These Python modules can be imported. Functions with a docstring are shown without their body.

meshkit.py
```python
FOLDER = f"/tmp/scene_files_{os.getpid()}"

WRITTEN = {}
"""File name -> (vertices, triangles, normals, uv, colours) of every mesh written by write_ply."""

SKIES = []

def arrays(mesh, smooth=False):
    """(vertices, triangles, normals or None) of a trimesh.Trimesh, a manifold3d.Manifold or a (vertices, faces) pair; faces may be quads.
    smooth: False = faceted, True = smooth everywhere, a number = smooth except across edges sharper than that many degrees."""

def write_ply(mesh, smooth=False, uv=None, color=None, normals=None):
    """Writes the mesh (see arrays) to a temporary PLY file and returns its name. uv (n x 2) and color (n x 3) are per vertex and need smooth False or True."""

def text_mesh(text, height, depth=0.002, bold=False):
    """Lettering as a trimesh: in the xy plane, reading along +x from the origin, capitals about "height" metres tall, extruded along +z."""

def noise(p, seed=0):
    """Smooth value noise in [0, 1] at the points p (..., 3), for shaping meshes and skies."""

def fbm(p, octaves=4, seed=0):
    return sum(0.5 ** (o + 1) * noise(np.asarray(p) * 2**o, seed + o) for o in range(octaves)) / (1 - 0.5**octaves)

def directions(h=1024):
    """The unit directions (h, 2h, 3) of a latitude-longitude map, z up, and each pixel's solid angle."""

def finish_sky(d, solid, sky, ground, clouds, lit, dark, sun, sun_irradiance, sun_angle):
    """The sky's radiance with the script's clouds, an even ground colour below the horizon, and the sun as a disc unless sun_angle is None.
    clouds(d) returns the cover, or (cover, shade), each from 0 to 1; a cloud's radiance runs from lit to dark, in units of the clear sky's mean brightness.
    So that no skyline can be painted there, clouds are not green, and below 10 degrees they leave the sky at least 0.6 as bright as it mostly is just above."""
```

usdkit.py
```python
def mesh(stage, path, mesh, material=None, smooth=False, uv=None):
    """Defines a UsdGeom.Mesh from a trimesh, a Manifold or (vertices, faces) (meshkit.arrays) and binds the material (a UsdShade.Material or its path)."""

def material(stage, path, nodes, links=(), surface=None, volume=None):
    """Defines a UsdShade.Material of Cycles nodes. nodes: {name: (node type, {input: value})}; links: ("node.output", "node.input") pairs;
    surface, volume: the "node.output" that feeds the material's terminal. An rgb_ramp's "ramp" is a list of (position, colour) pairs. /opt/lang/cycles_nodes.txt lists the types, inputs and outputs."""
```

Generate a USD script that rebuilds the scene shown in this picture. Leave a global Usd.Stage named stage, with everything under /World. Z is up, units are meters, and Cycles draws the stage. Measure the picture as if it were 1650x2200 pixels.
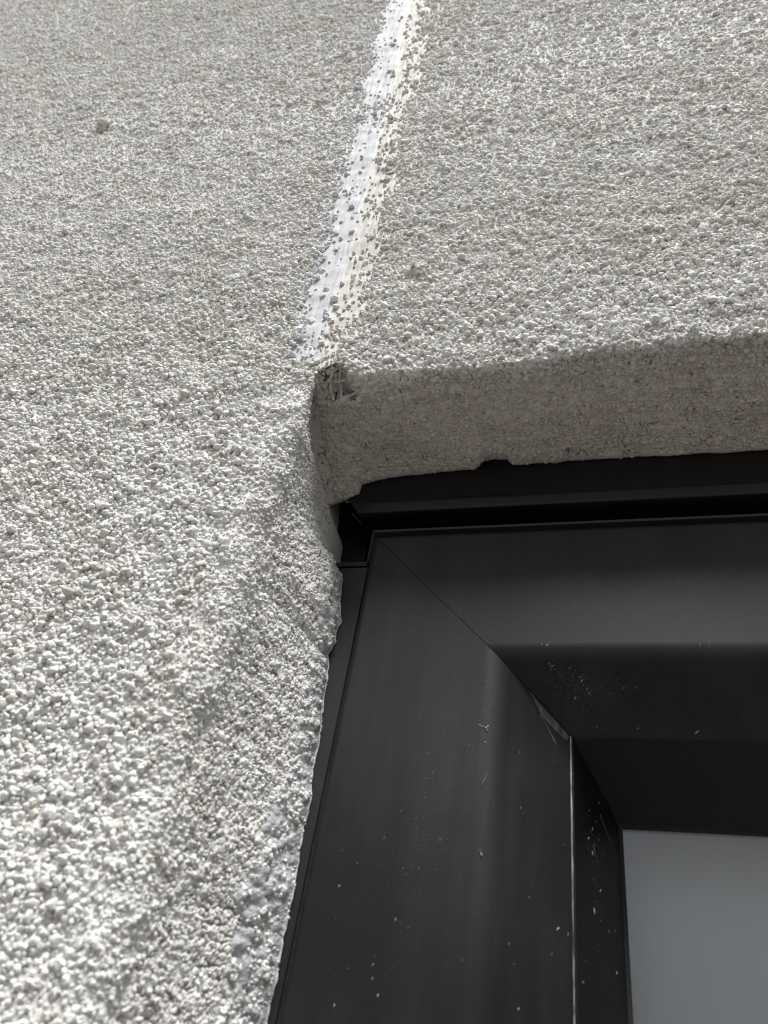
import math, random
import numpy as np, trimesh
import usdkit, meshkit
from pxr import Usd, UsdGeom, UsdLux, UsdShade, Gf, Sdf, Vt

random.seed(7)
rng = np.random.default_rng(11)
stage = Usd.Stage.CreateInMemory()
UsdGeom.SetStageUpAxis(stage, UsdGeom.Tokens.z)
UsdGeom.SetStageMetersPerUnit(stage, 1.0)
stage.SetDefaultPrim(UsdGeom.Xform.Define(stage, '/World').GetPrim())
UsdGeom.Scope.Define(stage, '/World/Looks')
mm = 0.001
# World: wall face in the plane y = 0 (outside is -y), upper left corner of the window opening at the origin, z up.

# ------------------------------------------------------------------ camera, sky, sun, exposure
EYE = np.array([0.118, -0.2, -0.28])
RIGHT = np.array([0.96545534, 0.21784462, 0.14296749])
UP = np.array([0.04727879, -0.68602175, 0.7260433])
AHEAD = np.array([-0.25624343, 0.69420305, 0.6726228])
UP, RIGHT = np.cross(RIGHT, AHEAD), RIGHT
FOCAL, FPX = 6.9, 1738.8 / 1650
cam = UsdGeom.Camera.Define(stage, '/World/camera')
cam.AddTransformOp().Set(Gf.Matrix4d(*RIGHT, 0, *UP, 0, *(-AHEAD), 0, *EYE, 1))
cam.CreateFocalLengthAttr(FOCAL)
cam.CreateHorizontalApertureAttr(FOCAL / FPX)
cam.CreateVerticalApertureAttr(FOCAL / FPX * 4 / 3)
cam.CreateClippingRangeAttr((0.01, 3000.0))
cam.CreateFStopAttr(4.2)
cam.CreateFocusDistanceAttr(0.40)
cam.CreateExposureAttr(1.93)

SUN_EL, SUN_AZ = math.radians(62), math.radians(166)          # azimuth as atan2(x, y) of the direction towards the sun
to_sun = np.array([math.sin(SUN_AZ) * math.cos(SUN_EL), math.cos(SUN_AZ) * math.cos(SUN_EL), math.sin(SUN_EL)])
sky_mat = usdkit.material(stage, '/World/Looks/overcast_sky', {
    'sky': ('sky_texture', {'sky_type': 'single_scattering', 'sun_disc': False, 'sun_elevation': SUN_EL, 'sun_rotation': SUN_AZ}),
    'tc': ('texture_coordinate', {}),
    'n': ('noise_texture', {'scale': 2.2, 'detail': 5.0, 'roughness': 0.55}),
    'xyz': ('separate_xyz', {}),
    'lift': ('map_range', {'from_min': 0.0, 'from_max': 1.0, 'to_min': 0.22, 'to_max': 1.0, 'clamp': True}),   # an overcast sky is near three times brighter overhead
    'tone': ('rgb_ramp', {'ramp': [(0.25, (3.9, 4.0, 4.15)), (0.75, (5.2, 5.3, 5.4))]}),
    'dim': ('mix_color', {'blend_type': 'multiply', 'fac': 1.0, 'use_clamp': False}),
    'cover': ('map_range', {'from_min': 0.2, 'from_max': 0.5, 'to_min': 0.75, 'to_max': 0.97, 'clamp': True}),
    'm': ('mix_color', {'use_clamp': False}),
    'bg': ('background_shader', {'strength': 0.06})},
    [('tc.generated', 'n.vector'), ('n.fac', 'tone.fac'), ('n.fac', 'cover.value'), ('cover.result', 'm.fac'),
     ('sky.color', 'm.a'), ('tc.generated', 'xyz.vector'), ('xyz.z', 'lift.value'), ('tone.color', 'dim.a'), ('lift.result', 'dim.b'), ('dim.result', 'm.b'), ('m.result', 'bg.color')], surface='bg.background')
dome = UsdLux.DomeLight.Define(stage, '/World/sky')
UsdShade.MaterialBindingAPI.Apply(dome.GetPrim()).Bind(sky_mat)
dome.GetPrim().SetCustomDataByKey('kind', 'structure')
sun = UsdLux.DistantLight.Define(stage, '/World/sun')
sun.CreateIntensityAttr(0.4); sun.CreateNormalizeAttr(True); sun.CreateAngleAttr(18.0); sun.CreateColorAttr((1.0, 0.985, 0.96))
zx = np.cross([0, 0, 1.0], to_sun); zx /= np.linalg.norm(zx); zy = np.cross(to_sun, zx)
sun.AddTransformOp().Set(Gf.Matrix4d(*zx, 0, *zy, 0, *to_sun, 0, 0, 0, 0, 1))

# ------------------------------------------------------------------ helpers
used = {}
def free(parent, name):
    k = used.get((parent, name), -1) + 1
    used[(parent, name)] = k
    return f'{parent}/{name}' + (f'_{k:03d}' if k else '')
def thing(name, label, cat, kind=None):
    x = UsdGeom.Xform.Define(stage, free('/World', name)); p = x.GetPrim()
    p.SetCustomDataByKey('label', label); p.SetCustomDataByKey('category', cat); p.SetCustomDataByKey('kind', 'thing')
    return str(p.GetPath())
def part(parent, name, mesh, mat, smooth=False, label=None, kind=None):
    m = usdkit.mesh(stage, free(parent, name), mesh, mat, smooth=smooth)
    if label: m.GetPrim().SetCustomDataByKey('label', label)
    if kind: m.GetPrim().SetCustomDataByKey('kind', kind)
    return str(m.GetPath())
def grid_faces(nr, nc, flip=False):
    i, j = np.meshgrid(np.arange(nr - 1), np.arange(nc - 1), indexing='ij')
    a, b, c, d = i * nc + j, i * nc + j + 1, (i + 1) * nc + j + 1, (i + 1) * nc + j
    q = np.stack([a, b, c, d], -1).reshape(-1, 4)
    if flip: q = q[:, ::-1]
    return np.vstack([q[:, [0, 1, 2]], q[:, [0, 2, 3]]])
def sm(a, b, x):
    t = np.clip((np.asarray(x, float) - a) / (b - a), 0, 1)
    return t * t * (3 - 2 * t)
def hash3(i, j, k, s):
    h = (i * 374761393 + j * 668265263 + k * 2147483647 + s * 144665) & 0xFFFFFFFF
    h = ((h ^ (h >> 13)) * 1274126177) & 0xFFFFFFFF
    h = ((h ^ (h >> 16)) * 2246822519) & 0xFFFFFFFF
    return ((h ^ (h >> 13)) & 0xFFFFFF) / 16777215.0
def worley(P, cell, seed=0):
    """F1, F2 (in cells) and a random number of the nearest feature, at points P (n, 3)."""
    q = P / cell; base = np.floor(q).astype(np.int64)
    f1 = np.full(len(q), 9.0); f2 = f1.copy(); rid = np.zeros(len(q))
    for a in (-1, 0, 1):
        for b in (-1, 0, 1):
            for c in (-1, 0, 1):
                i, j, k = base[:, 0] + a, base[:, 1] + b, base[:, 2] + c
                d = (i + hash3(i, j, k, seed) - q[:, 0]) ** 2 + (j + hash3(i, j, k, seed + 1) - q[:, 1]) ** 2 + (k + hash3(i, j, k, seed + 2) - q[:, 2]) ** 2
                d = np.sqrt(d); near = d < f1
                f2 = np.where(near, f1, np.minimum(f2, d))
                rid = np.where(near, hash3(i, j, k, seed + 3), rid)
                f1 = np.where(near, d, f1)
    return f1, f2, rid
fbm = lambda P, s, o=3, seed=0: meshkit.fbm(np.asarray(P) * s, o, seed) - 0.5
def grid_normals(P):
    du = np.gradient(P, axis=1); dv = np.gradient(P, axis=0)
    n = np.cross(du, dv); n /= np.linalg.norm(n, axis=-1, keepdims=True) + 1e-12
    return n
def M(name, nodes, links, surface='p.BSDF'):
    return usdkit.material(stage, f'/World/Looks/{name}', nodes, links, surface)

# ------------------------------------------------------------------ materials
def plaster(name, a, b, c, bump=0.45, grime_shade=None):
    """Painted roughcast: three tones of one paint mixed by noise, fine sandy relief."""
    nodes = {'g': ('geometry', {}),
             'n1': ('noise_texture', {'scale': 38.0, 'detail': 4.0}), 'n2': ('noise_texture', {'scale': 420.0, 'detail': 3.0}),
             'n3': ('noise_texture', {'scale': 1100.0, 'detail': 3.0, 'roughness': 0.65}),
             'n0': ('noise_texture', {'scale': 7.0, 'detail': 5.0, 'roughness': 0.6}), 'z0': ('rgb_ramp', {'ramp': [(0.30, (0.91, 0.905, 0.885)), (0.60, (1.0, 1.0, 1.0))]}), 'm0': ('mix_color', {'blend_type': 'multiply', 'fac': 1.0}),
             'r1': ('rgb_ramp', {'ramp': [(0.3, a), (0.7, b)]}),
             'k': ('map_range', {'from_min': 0.58, 'from_max': 0.74, 'to_min': 0.0, 'to_max': 0.8, 'clamp': True}),
             'm': ('mix_color', {'b': c}),
             'bp': ('bump', {'strength': bump, 'distance': 0.0009}),
             'p': ('principled_bsdf', {'roughness': 0.85, 'specular_ior_level': 0.12})}
    links = [('g.position', 'n1.vector'), ('g.position', 'n2.vector'), ('g.position', 'n3.vector'), ('n1.fac', 'r1.fac'), ('n2.fac', 'k.value'),
             ('g.position', 'n0.vector'), ('n0.fac', 'z0.fac'), ('r1.color', 'm0.a'), ('z0.color', 'm0.b'), ('m0.result', 'm.a'), ('k.result', 'm.fac'), ('n3.fac', 'bp.height'), ('bp.normal', 'p.normal'), ('m.result', 'p.base_color')]
    if grime_shade:                                                  # dirt lodged in the joints between grains, plus painted shade in the corner hole
        nodes['at'] = ('attribute', {'attribute': 'grime_shade'}); nodes['gm'] = ('mix_color', {'b': grime_shade})
        links = links[:-1] + [('m.result', 'gm.a'), ('at.fac', 'gm.fac'), ('gm.result', 'p.base_color')]
    return M(name, nodes, links)
wall_mat = plaster('wall_paint', (0.60, 0.595, 0.575), (0.66, 0.655, 0.64), (0.50, 0.485, 0.45))
pebble_mats = [plaster('pebble_paint', (0.63, 0.625, 0.605), (0.70, 0.695, 0.68), (0.54, 0.53, 0.50)),
               plaster('pebble_paint_grey', (0.55, 0.545, 0.525), (0.63, 0.625, 0.61), (0.46, 0.45, 0.425)),
               plaster('pebble_paint_beige', (0.52, 0.49, 0.42), (0.58, 0.555, 0.50), (0.42, 0.385, 0.31)),
               plaster('pebble_paint_brown', (0.36, 0.32, 0.25), (0.46, 0.42, 0.34), (0.25, 0.215, 0.15))]
pebble_mats += [plaster('lintel_grain', (0.62, 0.585, 0.55), (0.70, 0.67, 0.64), (0.49, 0.455, 0.415)),
                plaster('lintel_grain_dark', (0.50, 0.465, 0.435), (0.60, 0.565, 0.535), (0.38, 0.35, 0.32)),
                plaster('lintel_grain_yellow', (0.64, 0.58, 0.50), (0.70, 0.645, 0.565), (0.50, 0.45, 0.375))]
pebble_mats += [plaster('pebble_smeared_white', (0.64, 0.66, 0.69), (0.72, 0.73, 0.75), (0.54, 0.54, 0.54)),
                plaster('pebble_smeared_cream', (0.66, 0.64, 0.605), (0.74, 0.72, 0.685), (0.56, 0.535, 0.49))]
jamb_mat = plaster('jamb_paint', (0.66, 0.65, 0.625), (0.74, 0.735, 0.715), (0.52, 0.49, 0.44), 0.3, (0.12, 0.105, 0.085))
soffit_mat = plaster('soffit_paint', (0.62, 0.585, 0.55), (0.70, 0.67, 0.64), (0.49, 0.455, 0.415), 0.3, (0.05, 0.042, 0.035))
smear_mat = plaster('sealing_mortar', (0.36, 0.37, 0.385), (0.45, 0.457, 0.465), (0.28, 0.275, 0.265), 0.8)
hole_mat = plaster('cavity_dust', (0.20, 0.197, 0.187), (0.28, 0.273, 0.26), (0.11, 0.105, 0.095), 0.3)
fibre_mat = plaster('fibre_grey', (0.52, 0.52, 0.50), (0.62, 0.62, 0.60), (0.42, 0.415, 0.40), 0.3)
bead_mat = plaster('sealant_white', (0.46, 0.465, 0.475), (0.54, 0.545, 0.55), (0.36, 0.36, 0.36), 0.1)
def filler(name, a, b):
    nodes = {'at': ('attribute', {'attribute': 'grime_shade'}), 'bl': ('mix_color', {'b': (0.55, 0.545, 0.525)}), 'g': ('geometry', {}), 'mp': ('mapping', {'scale': (1.0, 1.0, 0.06)}),
             'n': ('noise_texture', {'scale': 900.0, 'detail': 3.0}), 'n1': ('noise_texture', {'scale': 60.0, 'detail': 3.0}),
             'r': ('rgb_ramp', {'ramp': [(0.3, a), (0.7, b)]}),
             'bp': ('bump', {'strength': 0.5, 'distance': 0.0007}),
             'p': ('principled_bsdf', {'roughness': 0.7, 'specular_ior_level': 0.3})}
    return M(name, nodes, [('g.position', 'mp.vector'), ('mp.vector', 'n.vector'), ('g.position', 'n1.vector'), ('n1.fac', 'r.fac'), ('r.color', 'bl.a'), ('at.fac', 'bl.fac'), ('bl.result', 'p.base_color'), ('n.fac', 'bp.height'), ('bp.normal', 'p.normal')])
filler_white = filler('filler_white', (0.43, 0.445, 0.468), (0.50, 0.51, 0.527))
filler_cream = filler('filler_cream', (0.455, 0.437, 0.405), (0.515, 0.497, 0.467))

def dark_paint(name, col, rough, dust=0.0, spec=0.5, film=0.003):
    """Dark powder-coated frame paint: orange peel, faint cloudy dust, sparse pale specks and short downward scuffs."""
    nodes = {'g': ('geometry', {}),
             'n1': ('noise_texture', {'scale': 16.0, 'detail': 4.0}), 'sm_': ('mapping', {'scale': (1.0, 1.0, 0.07)}), 'ns': ('noise_texture', {'scale': 85.0, 'detail': 5.0, 'roughness': 0.65}), 'nm': ('math', {'math_type': 'multiply'}), 'n2': ('noise_texture', {'scale': 1300.0, 'detail': 2.0}),
             'mp': ('mapping', {'scale': (1.0, 1.0, 0.30)}),
             'v': ('voronoi_texture', {'scale': 430.0}),
             'spot': ('map_range', {'from_min': 0.10, 'from_max': 0.16, 'to_min': 1.0, 'to_max': 0.0, 'clamp': True}),
             'sep': ('separate_color', {}),
             'rare': ('map_range', {'from_min': 0.90, 'from_max': 0.93, 'to_min': 0.0, 'to_max': 1.0, 'clamp': True}),
             'area': ('map_range', {'from_min': 0.50, 'from_max': 0.66, 'to_min': 0.0, 'to_max': 1.0, 'clamp': True}),
             's1': ('math', {'math_type': 'multiply'}), 's2': ('math', {'math_type': 'multiply'}), 's3': ('math', {'math_type': 'multiply', 'value2': dust}),
             'film': ('map_range', {'from_min': 0.20, 'from_max': 0.42, 'to_min': 0.0, 'to_max': film, 'clamp': True}),
             'c0': ('mix_color', {'a': col, 'b': (0.30, 0.30, 0.31)}),
             'c1': ('mix_color', {'b': (0.55, 0.53, 0.50)}),
             'ro': ('map_range', {'from_min': 0.3, 'from_max': 0.7, 'to_min': rough - 0.05, 'to_max': rough + 0.07}),
             'bp': ('bump', {'strength': 0.12, 'distance': 0.0003}),
             'p': ('principled_bsdf', {'specular_ior_level': spec})}
    links = [('g.position', 'n1.vector'), ('g.position', 'n2.vector'), ('g.position', 'mp.vector'), ('mp.vector', 'v.vector'),
             ('v.distance', 'spot.value'), ('v.color', 'sep.color'), ('sep.r', 'rare.value'), ('n1.fac', 'area.value'),
             ('spot.result', 's1.value1'), ('rare.result', 's1.value2'), ('s1.value', 's2.value1'), ('area.result', 's2.value2'), ('s2.value', 's3.value1'),
             ('g.position', 'sm_.vector'), ('sm_.vector', 'ns.vector'), ('ns.fac', 'nm.value1'), ('n1.fac', 'nm.value2'), ('nm.value', 'film.value'), ('film.result', 'c0.fac'), ('c0.result', 'c1.a'), ('s3.value', 'c1.fac'), ('c1.result', 'p.base_color'),
             ('n1.fac', 'ro.value'), ('ro.result', 'p.roughness'), ('n2.fac', 'bp.height'), ('bp.normal', 'p.normal')]
    return M(name, nodes, links)
sash_mat = dark_paint('sash_paint', (0.0056, 0.0055, 0.0057), 0.48, 0.0, 0.27, 0.034)
frame_mat = dark_paint('outer_frame_paint', (0.004, 0.004, 0.0042), 0.42, 0.15, 0.5, 0.012)
bead_dark = dark_paint('glazing_bead_paint', (0.003, 0.003, 0.003), 0.45, 0.0, 0.28)
rubber = M('rubber', {'p': ('principled_bsdf', {'base_color': (0.012, 0.012, 0.012), 'roughness': 0.75, 'specular_ior_level': 0.3})}, [])
rubber_grey = M('weathered_rubber', {'p': ('principled_bsdf', {'base_color': (0.05, 0.05, 0.05), 'roughness': 0.6, 'specular_ior_level': 0.5})}, [])
dust_mat = M('dusty_edge', {'g': ('geometry', {}), 'n': ('noise_texture', {'scale': 260.0, 'detail': 4.0}), 'r': ('rgb_ramp', {'ramp': [(0.4, (0.02, 0.019, 0.018)), (0.7, (0.11, 0.085, 0.065))]}), 'p': ('principled_bsdf', {'roughness': 0.8})},
             [('g.position', 'n.vector'), ('n.fac', 'r.fac'), ('r.color', 'p.base_color')])
worn_mat = M('worn_metal', {'g': ('geometry', {}), 'mp': ('mapping', {'scale': (1, 1, 0.25)}), 'n': ('noise_texture', {'scale': 160.0, 'detail': 4.0}),
                            'r': ('rgb_ramp', {'ramp': [(0.35, (0.08, 0.08, 0.08)), (0.5, (0.42, 0.40, 0.36)), (0.7, (0.6, 0.58, 0.54))]}), 'p': ('principled_bsdf', {'roughness': 0.5, 'metallic': 0.3})},
             [('g.position', 'mp.vector'), ('mp.vector', 'n.vector'), ('n.fac', 'r.fac'), ('r.color', 'p.base_color')])
fleck_mat = M('pale_fleck', {'p': ('principled_bsdf', {'base_color': (0.30, 0.29, 0.275), 'roughness': 0.7})}, [])
fleck_faint = M('faint_fleck', {'g': ('geometry', {}), 'n': ('noise_texture', {'scale': 300.0}), 'r': ('rgb_ramp', {'ramp': [(0.35, (0.04, 0.039, 0.038)), (0.7, (0.26, 0.25, 0.235))]}), 'p': ('principled_bsdf', {'roughness': 0.7})}, [('g.position', 'n.vector'), ('n.fac', 'r.fac'), ('r.color', 'p.base_color')])
scuff_mat = M('scuffed_paint', {'g': ('geometry', {}), 'mp': ('mapping', {'scale': (1, 1, 0.2)}), 'n': ('noise_texture', {'scale': 700.0, 'detail': 3.0}), 'r': ('rgb_ramp', {'ramp': [(0.35, (0.025, 0.025, 0.028)), (0.7, (0.10, 0.10, 0.105))]}), 'p': ('principled_bsdf', {'roughness': 0.5})}, [('g.position', 'mp.vector'), ('mp.vector', 'n.vector'), ('n.fac', 'r.fac'), ('r.color', 'p.base_color')])
pane_mat = usdkit.material(stage, '/World/Looks/pane_glass', {'f': ('fresnel', {'IOR': 1.52}), 'b': ('math', {'math_type': 'multiply', 'value2': 1.9, 'use_clamp': True}), 't': ('transparent_bsdf', {'color': (0.89, 0.9, 0.9)}),
                           'gl': ('glossy_bsdf', {'color': (1, 1, 1), 'roughness': 0.22}), 'm': ('mix_closure', {})},
                           [('f.fac', 'b.value1'), ('b.value', 'm.fac'), ('t.BSDF', 'm.closure1'), ('gl.BSDF', 'm.closure2')], surface='m.closure')
added_backing_mat = M('added_backing_pale', {'p': ('principled_bsdf', {'base_color': (0.88, 0.90, 0.91), 'roughness': 0.9})}, [])
ground_mat = M('paving', {'g': ('geometry', {}), 'n': ('noise_texture', {'scale': 1.5, 'detail': 6.0}), 'r': ('rgb_ramp', {'ramp': [(0.3, (0.092, 0.083, 0.075)), (0.7, (0.13, 0.119, 0.108))]}), 'p': ('principled_bsdf', {'roughness': 0.9})},
               [('g.position', 'n.vector'), ('n.fac', 'r.fac'), ('r.color', 'p.base_color')])

# ------------------------------------------------------------------ ground
GZ = -1.95
gp = UsdGeom.Mesh.Get(stage, part('/World', 'ground', (np.array([[-600, -1200, GZ], [600, -1200, GZ], [600, 20, GZ], [-600, 20, GZ]], float), np.array([[0, 1, 2, 3]])), ground_mat)).GetPrim()
gp.SetCustomDataByKey('kind', 'structure')

# ------------------------------------------------------------------ the rendered wall
wall = thing('rendered_wall', 'pale grey roughcast wall with a smeared white crack repair above the window corner', 'wall')
W_OPEN, H_OPEN = 0.90, 1.25                                    # the window opening
ZC = 0.0

def interp(x, tab): return np.interp(x, [t[0] for t in tab], [t[1] for t in tab])
def xj0(z):                                                    # front edge of the jamb
    z = np.asarray(z)
    wob = -3.0 * sm(-15, -70, z / mm) * mm
    return wob + 0.0014 * fbm(np.stack([0 * z, 0 * z, z], -1), 70, 2, 5)
def notch(x):                                                  # a piece of the lintel edge has broken out at the corner
    t = np.interp(np.asarray(x) / mm, [-6, -1.5, 0.2, 3.5, 7.5, 9.5, 12, 14, 16, 18.5, 21], [0, 0.4, 2.2, 5.0, 7.8, 8.2, 6.8, 4.0, 1.4, 0.2, -0.6]) * mm
    return t
def zs(x):                                                     # front edge of the lintel
    x = np.asarray(x)
    base = sm(40, 170, x / mm) * 0.0012 - 0.003 * sm(30, 45, x / mm) * (1 - sm(85, 120, x / mm)) + notch(x)
    return base + 0.0035 * fbm(np.stack([x, 0 * x, 0 * x], -1), 90, 3, 8) * sm(20, 30, x / mm) + 0.0012 * fbm(np.stack([x, 0 * x, 0 * x], -1), 300, 2, 9)
RJ, RS = 8.5 * mm, 1.3 * mm
def rj(z): return 0.0002 + (RJ - 0.0002) * sm(ZC, ZC - 0.055, z)      # edge radius of the jamb, vanishing in the inner corner
def rs(x): return 0.0002 + (RS - 0.0002) * sm(0.0, 0.02, x)

SEAM = [(-30, -2.0), (39, -1.7), (98, -3.4), (185, -6.1), (336, -14.9), (571, -28.6), (1000, -60), (2000, -120)]   # (z, x) in mm
HW = [(-30, 8), (30, 17), (45, 21), (98, 20), (185, 21), (336, 25), (571, 31), (2000, 50)]
def seam_u(x, z):                                              # -1 .. 1 across the repair
    zz = np.asarray(z) / mm
    return (np.asarray(x) / mm - interp(zz, SEAM)) / interp(zz, HW)
def bare(x, z):                                                # how much the filler buries the grains, 0 .. 1
    u = seam_u(x, z)
    P = np.stack([np.asarray(x) * 1.0, 0 * np.asarray(x), np.asarray(z) * 0.5], -1)
    wob = 1.1 * fbm(P, 55, 3, 21)
    u2 = u + wob * 0.6
    w = (1 - sm(0.55, 1.15, np.abs(u2))) * np.where(u2 > 0.25, 0.86, 1.0)
    w = w * np.clip(0.96 + 1.1 * fbm(P, 26, 2, 22), 0.7, 1) * sm(22, 34, np.asarray(z) / mm)
    foot = (1 - sm(0.5, 1.1, np.hypot((np.asarray(x) / mm + 4) / 17, (np.asarray(z) / mm - 20) / 17))) * 0.75
    return np.maximum(w, foot)
def relief(P):
    """Grain relief of the bare coat between the pebbles, along the normal (metres)."""
    f1, f2, rid = worley(P, 2.2 * mm, 3)
    g = (0.55 * (1 - np.minimum(f1, 1) ** 2) + 0.6 * (rid - 0.5)) * 0.7 * mm - 0.35 * mm * (1 - sm(0.02, 0.3, P[:, 2]))
    s1, s2, sid = worley(P, 1.0 * mm, 9)
    return g + (0.35 * (1 - np.minimum(s1, 1)) + 0.3 * (sid - 0.5)) * 0.5 * mm
def floated(P, cracks, pits):
    """Grains pressed flush by the float: height (metres) and how much dirt sits at each point, 0 .. 1."""
    Q = P + 0.9 * mm * np.stack([fbm(P, 900, 2, 61), fbm(P, 900, 2, 62), fbm(P, 900, 2, 63)], -1)
    f1, f2, rid = worley(Q, 2.0 * mm, 3)
    s1, s2, sid = worley(Q, 1.05 * mm, 9)
    p1, p2, pid = worley(P, 2.6 * mm, 15)
    on = sm(-0.10, 0.10, fbm(P, 330, 2, 64) + cracks)
    c1 = (1 - sm(0.03, 0.17, f2 - f1)) * on * (rid > 0.12); c2 = (1 - sm(0.0, 0.15, s2 - s1)) * sm(-0.02, 0.12, fbm(P, 420, 2, 65) + cracks - 0.02)
    hole_ = (1 - sm(0.10, 0.19, p1)) * (pid < pits)
    dirt = np.clip(np.maximum(np.maximum(0.85 * c1, 0.6 * c2), hole_), 0, 1)
    h = 0.55 * mm * (rid - 0.5) + 0.3 * mm * (sid - 0.5) + 0.2 * mm * (1 - np.minimum(f1, 1)) - 0.75 * mm * c1 - 0.35 * mm * c2 - 1.2 * mm * hole_
    stain = sm(0.16, 0.30, fbm(P, 120, 2, 66)) * 0.2
    return h, np.maximum(dirt, stain * (rid > 0.35))
def front_base_h(x, z):
    P = np.stack([x, 0 * x, z], -1)
    chip = np.exp(-(((x + 0.266) / 0.0065) ** 2 + ((z - 0.375) / np.where(z < 0.375, 0.003, 0.010)) ** 2))
    lump = np.exp(-(((x - 0.038) / 0.006) ** 2 + ((z - 0.077) / 0.005) ** 2))
    return 3.2 * mm * fbm(P, 22, 3, 1) + 2.6 * mm * fbm(P, 90, 2, 2) + 7.5 * mm * chip + 4.0 * mm * lump

def front_h(P):
    x, z = P[:, 0], P[:, 2]
    w = bare(x, z)
    h = front_base_h(x, z) * (1 - 0.55 * w)
    h += relief(P) * (1 - 0.9 * w)
    e = P[:, 1] > 0.05 * mm                                     # on the rounded edge the float has pressed the grains flush
    if e.any(): h[e] += (0.8 * floated(P[e], 0.04, 0.12)[0] - 0.5 * relief(P[e])) * sm(0.0, 1.5 * mm, P[e, 1])
    return h - 1.0 * mm * w

def sheet(P, hfun, extra=None):
    n = grid_normals(P)
    h = hfun(P.reshape(-1, 3)).reshape(P.shape[:2])
    Q = P + n * h[..., None]
    if extra is not None: Q = extra(Q, P)
    return Q

D1 = np.concatenate([np.arange(0, 60, 0.75), np.arange(60, 130, 1.1), np.arange(130, 300, 1.9), np.arange(300, 800, 4.0), np.arange(800, 1900, 9.0)]) * mm
ARC = np.linspace(0, 1, 14)
def front_left():
    zt = np.concatenate([np.array([GZ, -1.2, -0.8, -0.5, -0.4]), np.arange(-330, 110, 0.85) * mm, np.arange(110, 300, 1.4) * mm, np.arange(300, 800, 3.0) * mm, np.arange(800, 2300, 9.0) * mm])
    rows = zt
    x0 = np.where(rows < ZC, xj0(rows) * sm(ZC, ZC - 0.02, rows), 0.0)
    r = np.where(rows < ZC, rj(rows), 0.0)
    flat = D1[1:][::-1]
    X = x0[:, None] - r[:, None] - flat[None, :]
    Y = np.zeros_like(X)
    th = ARC * math.pi / 2
    XA = x0[:, None] - r[:, None] + r[:, None] * np.sin(th)[None, :]
    YA = r[:, None] * (1 - np.cos(th))[None, :]
    XX = np.hstack([X, XA]); YY = np.hstack([Y, YA])
    return np.stack([XX, YY, np.broadcast_to(rows[:, None], XX.shape)], -1)
def front_top():
    cols = np.concatenate([np.arange(0, 235, 0.8) * mm, np.arange(235, 420, 2.5) * mm, np.arange(420, 1900, 9) * mm])
    z0, r = zs(cols), rs(cols)
    flat = D1[1:][::-1]
    flat = np.concatenate([[2.2], flat])
    Z = z0[None, :] + r[None, :] + flat[:, None]
    th = (ARC * math.pi / 2)[:, None]
    ZA = z0[None, :] + r[None, :] - r[None, :] * np.sin(th)
    YA = r[None, :] * (1 - np.cos(th))
    ZZ = np.vstack([Z, ZA]); YY = np.vstack([np.zeros_like(Z), YA])
    return np.stack([np.broadcast_to(cols[None, :], ZZ.shape), YY, ZZ], -1)

def stable_normals(P, kind):
    return grid_normals(P)
PL = front_left()
nL = np.zeros_like(PL)
gl = grid_normals(PL); sgn = np.sign(gl[5, 5, 1]); nL = gl * -sgn
nL[PL[..., 2] >= ZC - 1e-9] = (0, -1, 0)
hL = front_h(PL.reshape(-1, 3)).reshape(PL.shape[:2])
QL = PL + nL * hL[..., None]
part(wall, 'wall_face', (QL.reshape(-1, 3), grid_faces(*QL.shape[:2], flip=sgn > 0)), wall_mat, smooth=True)

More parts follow.
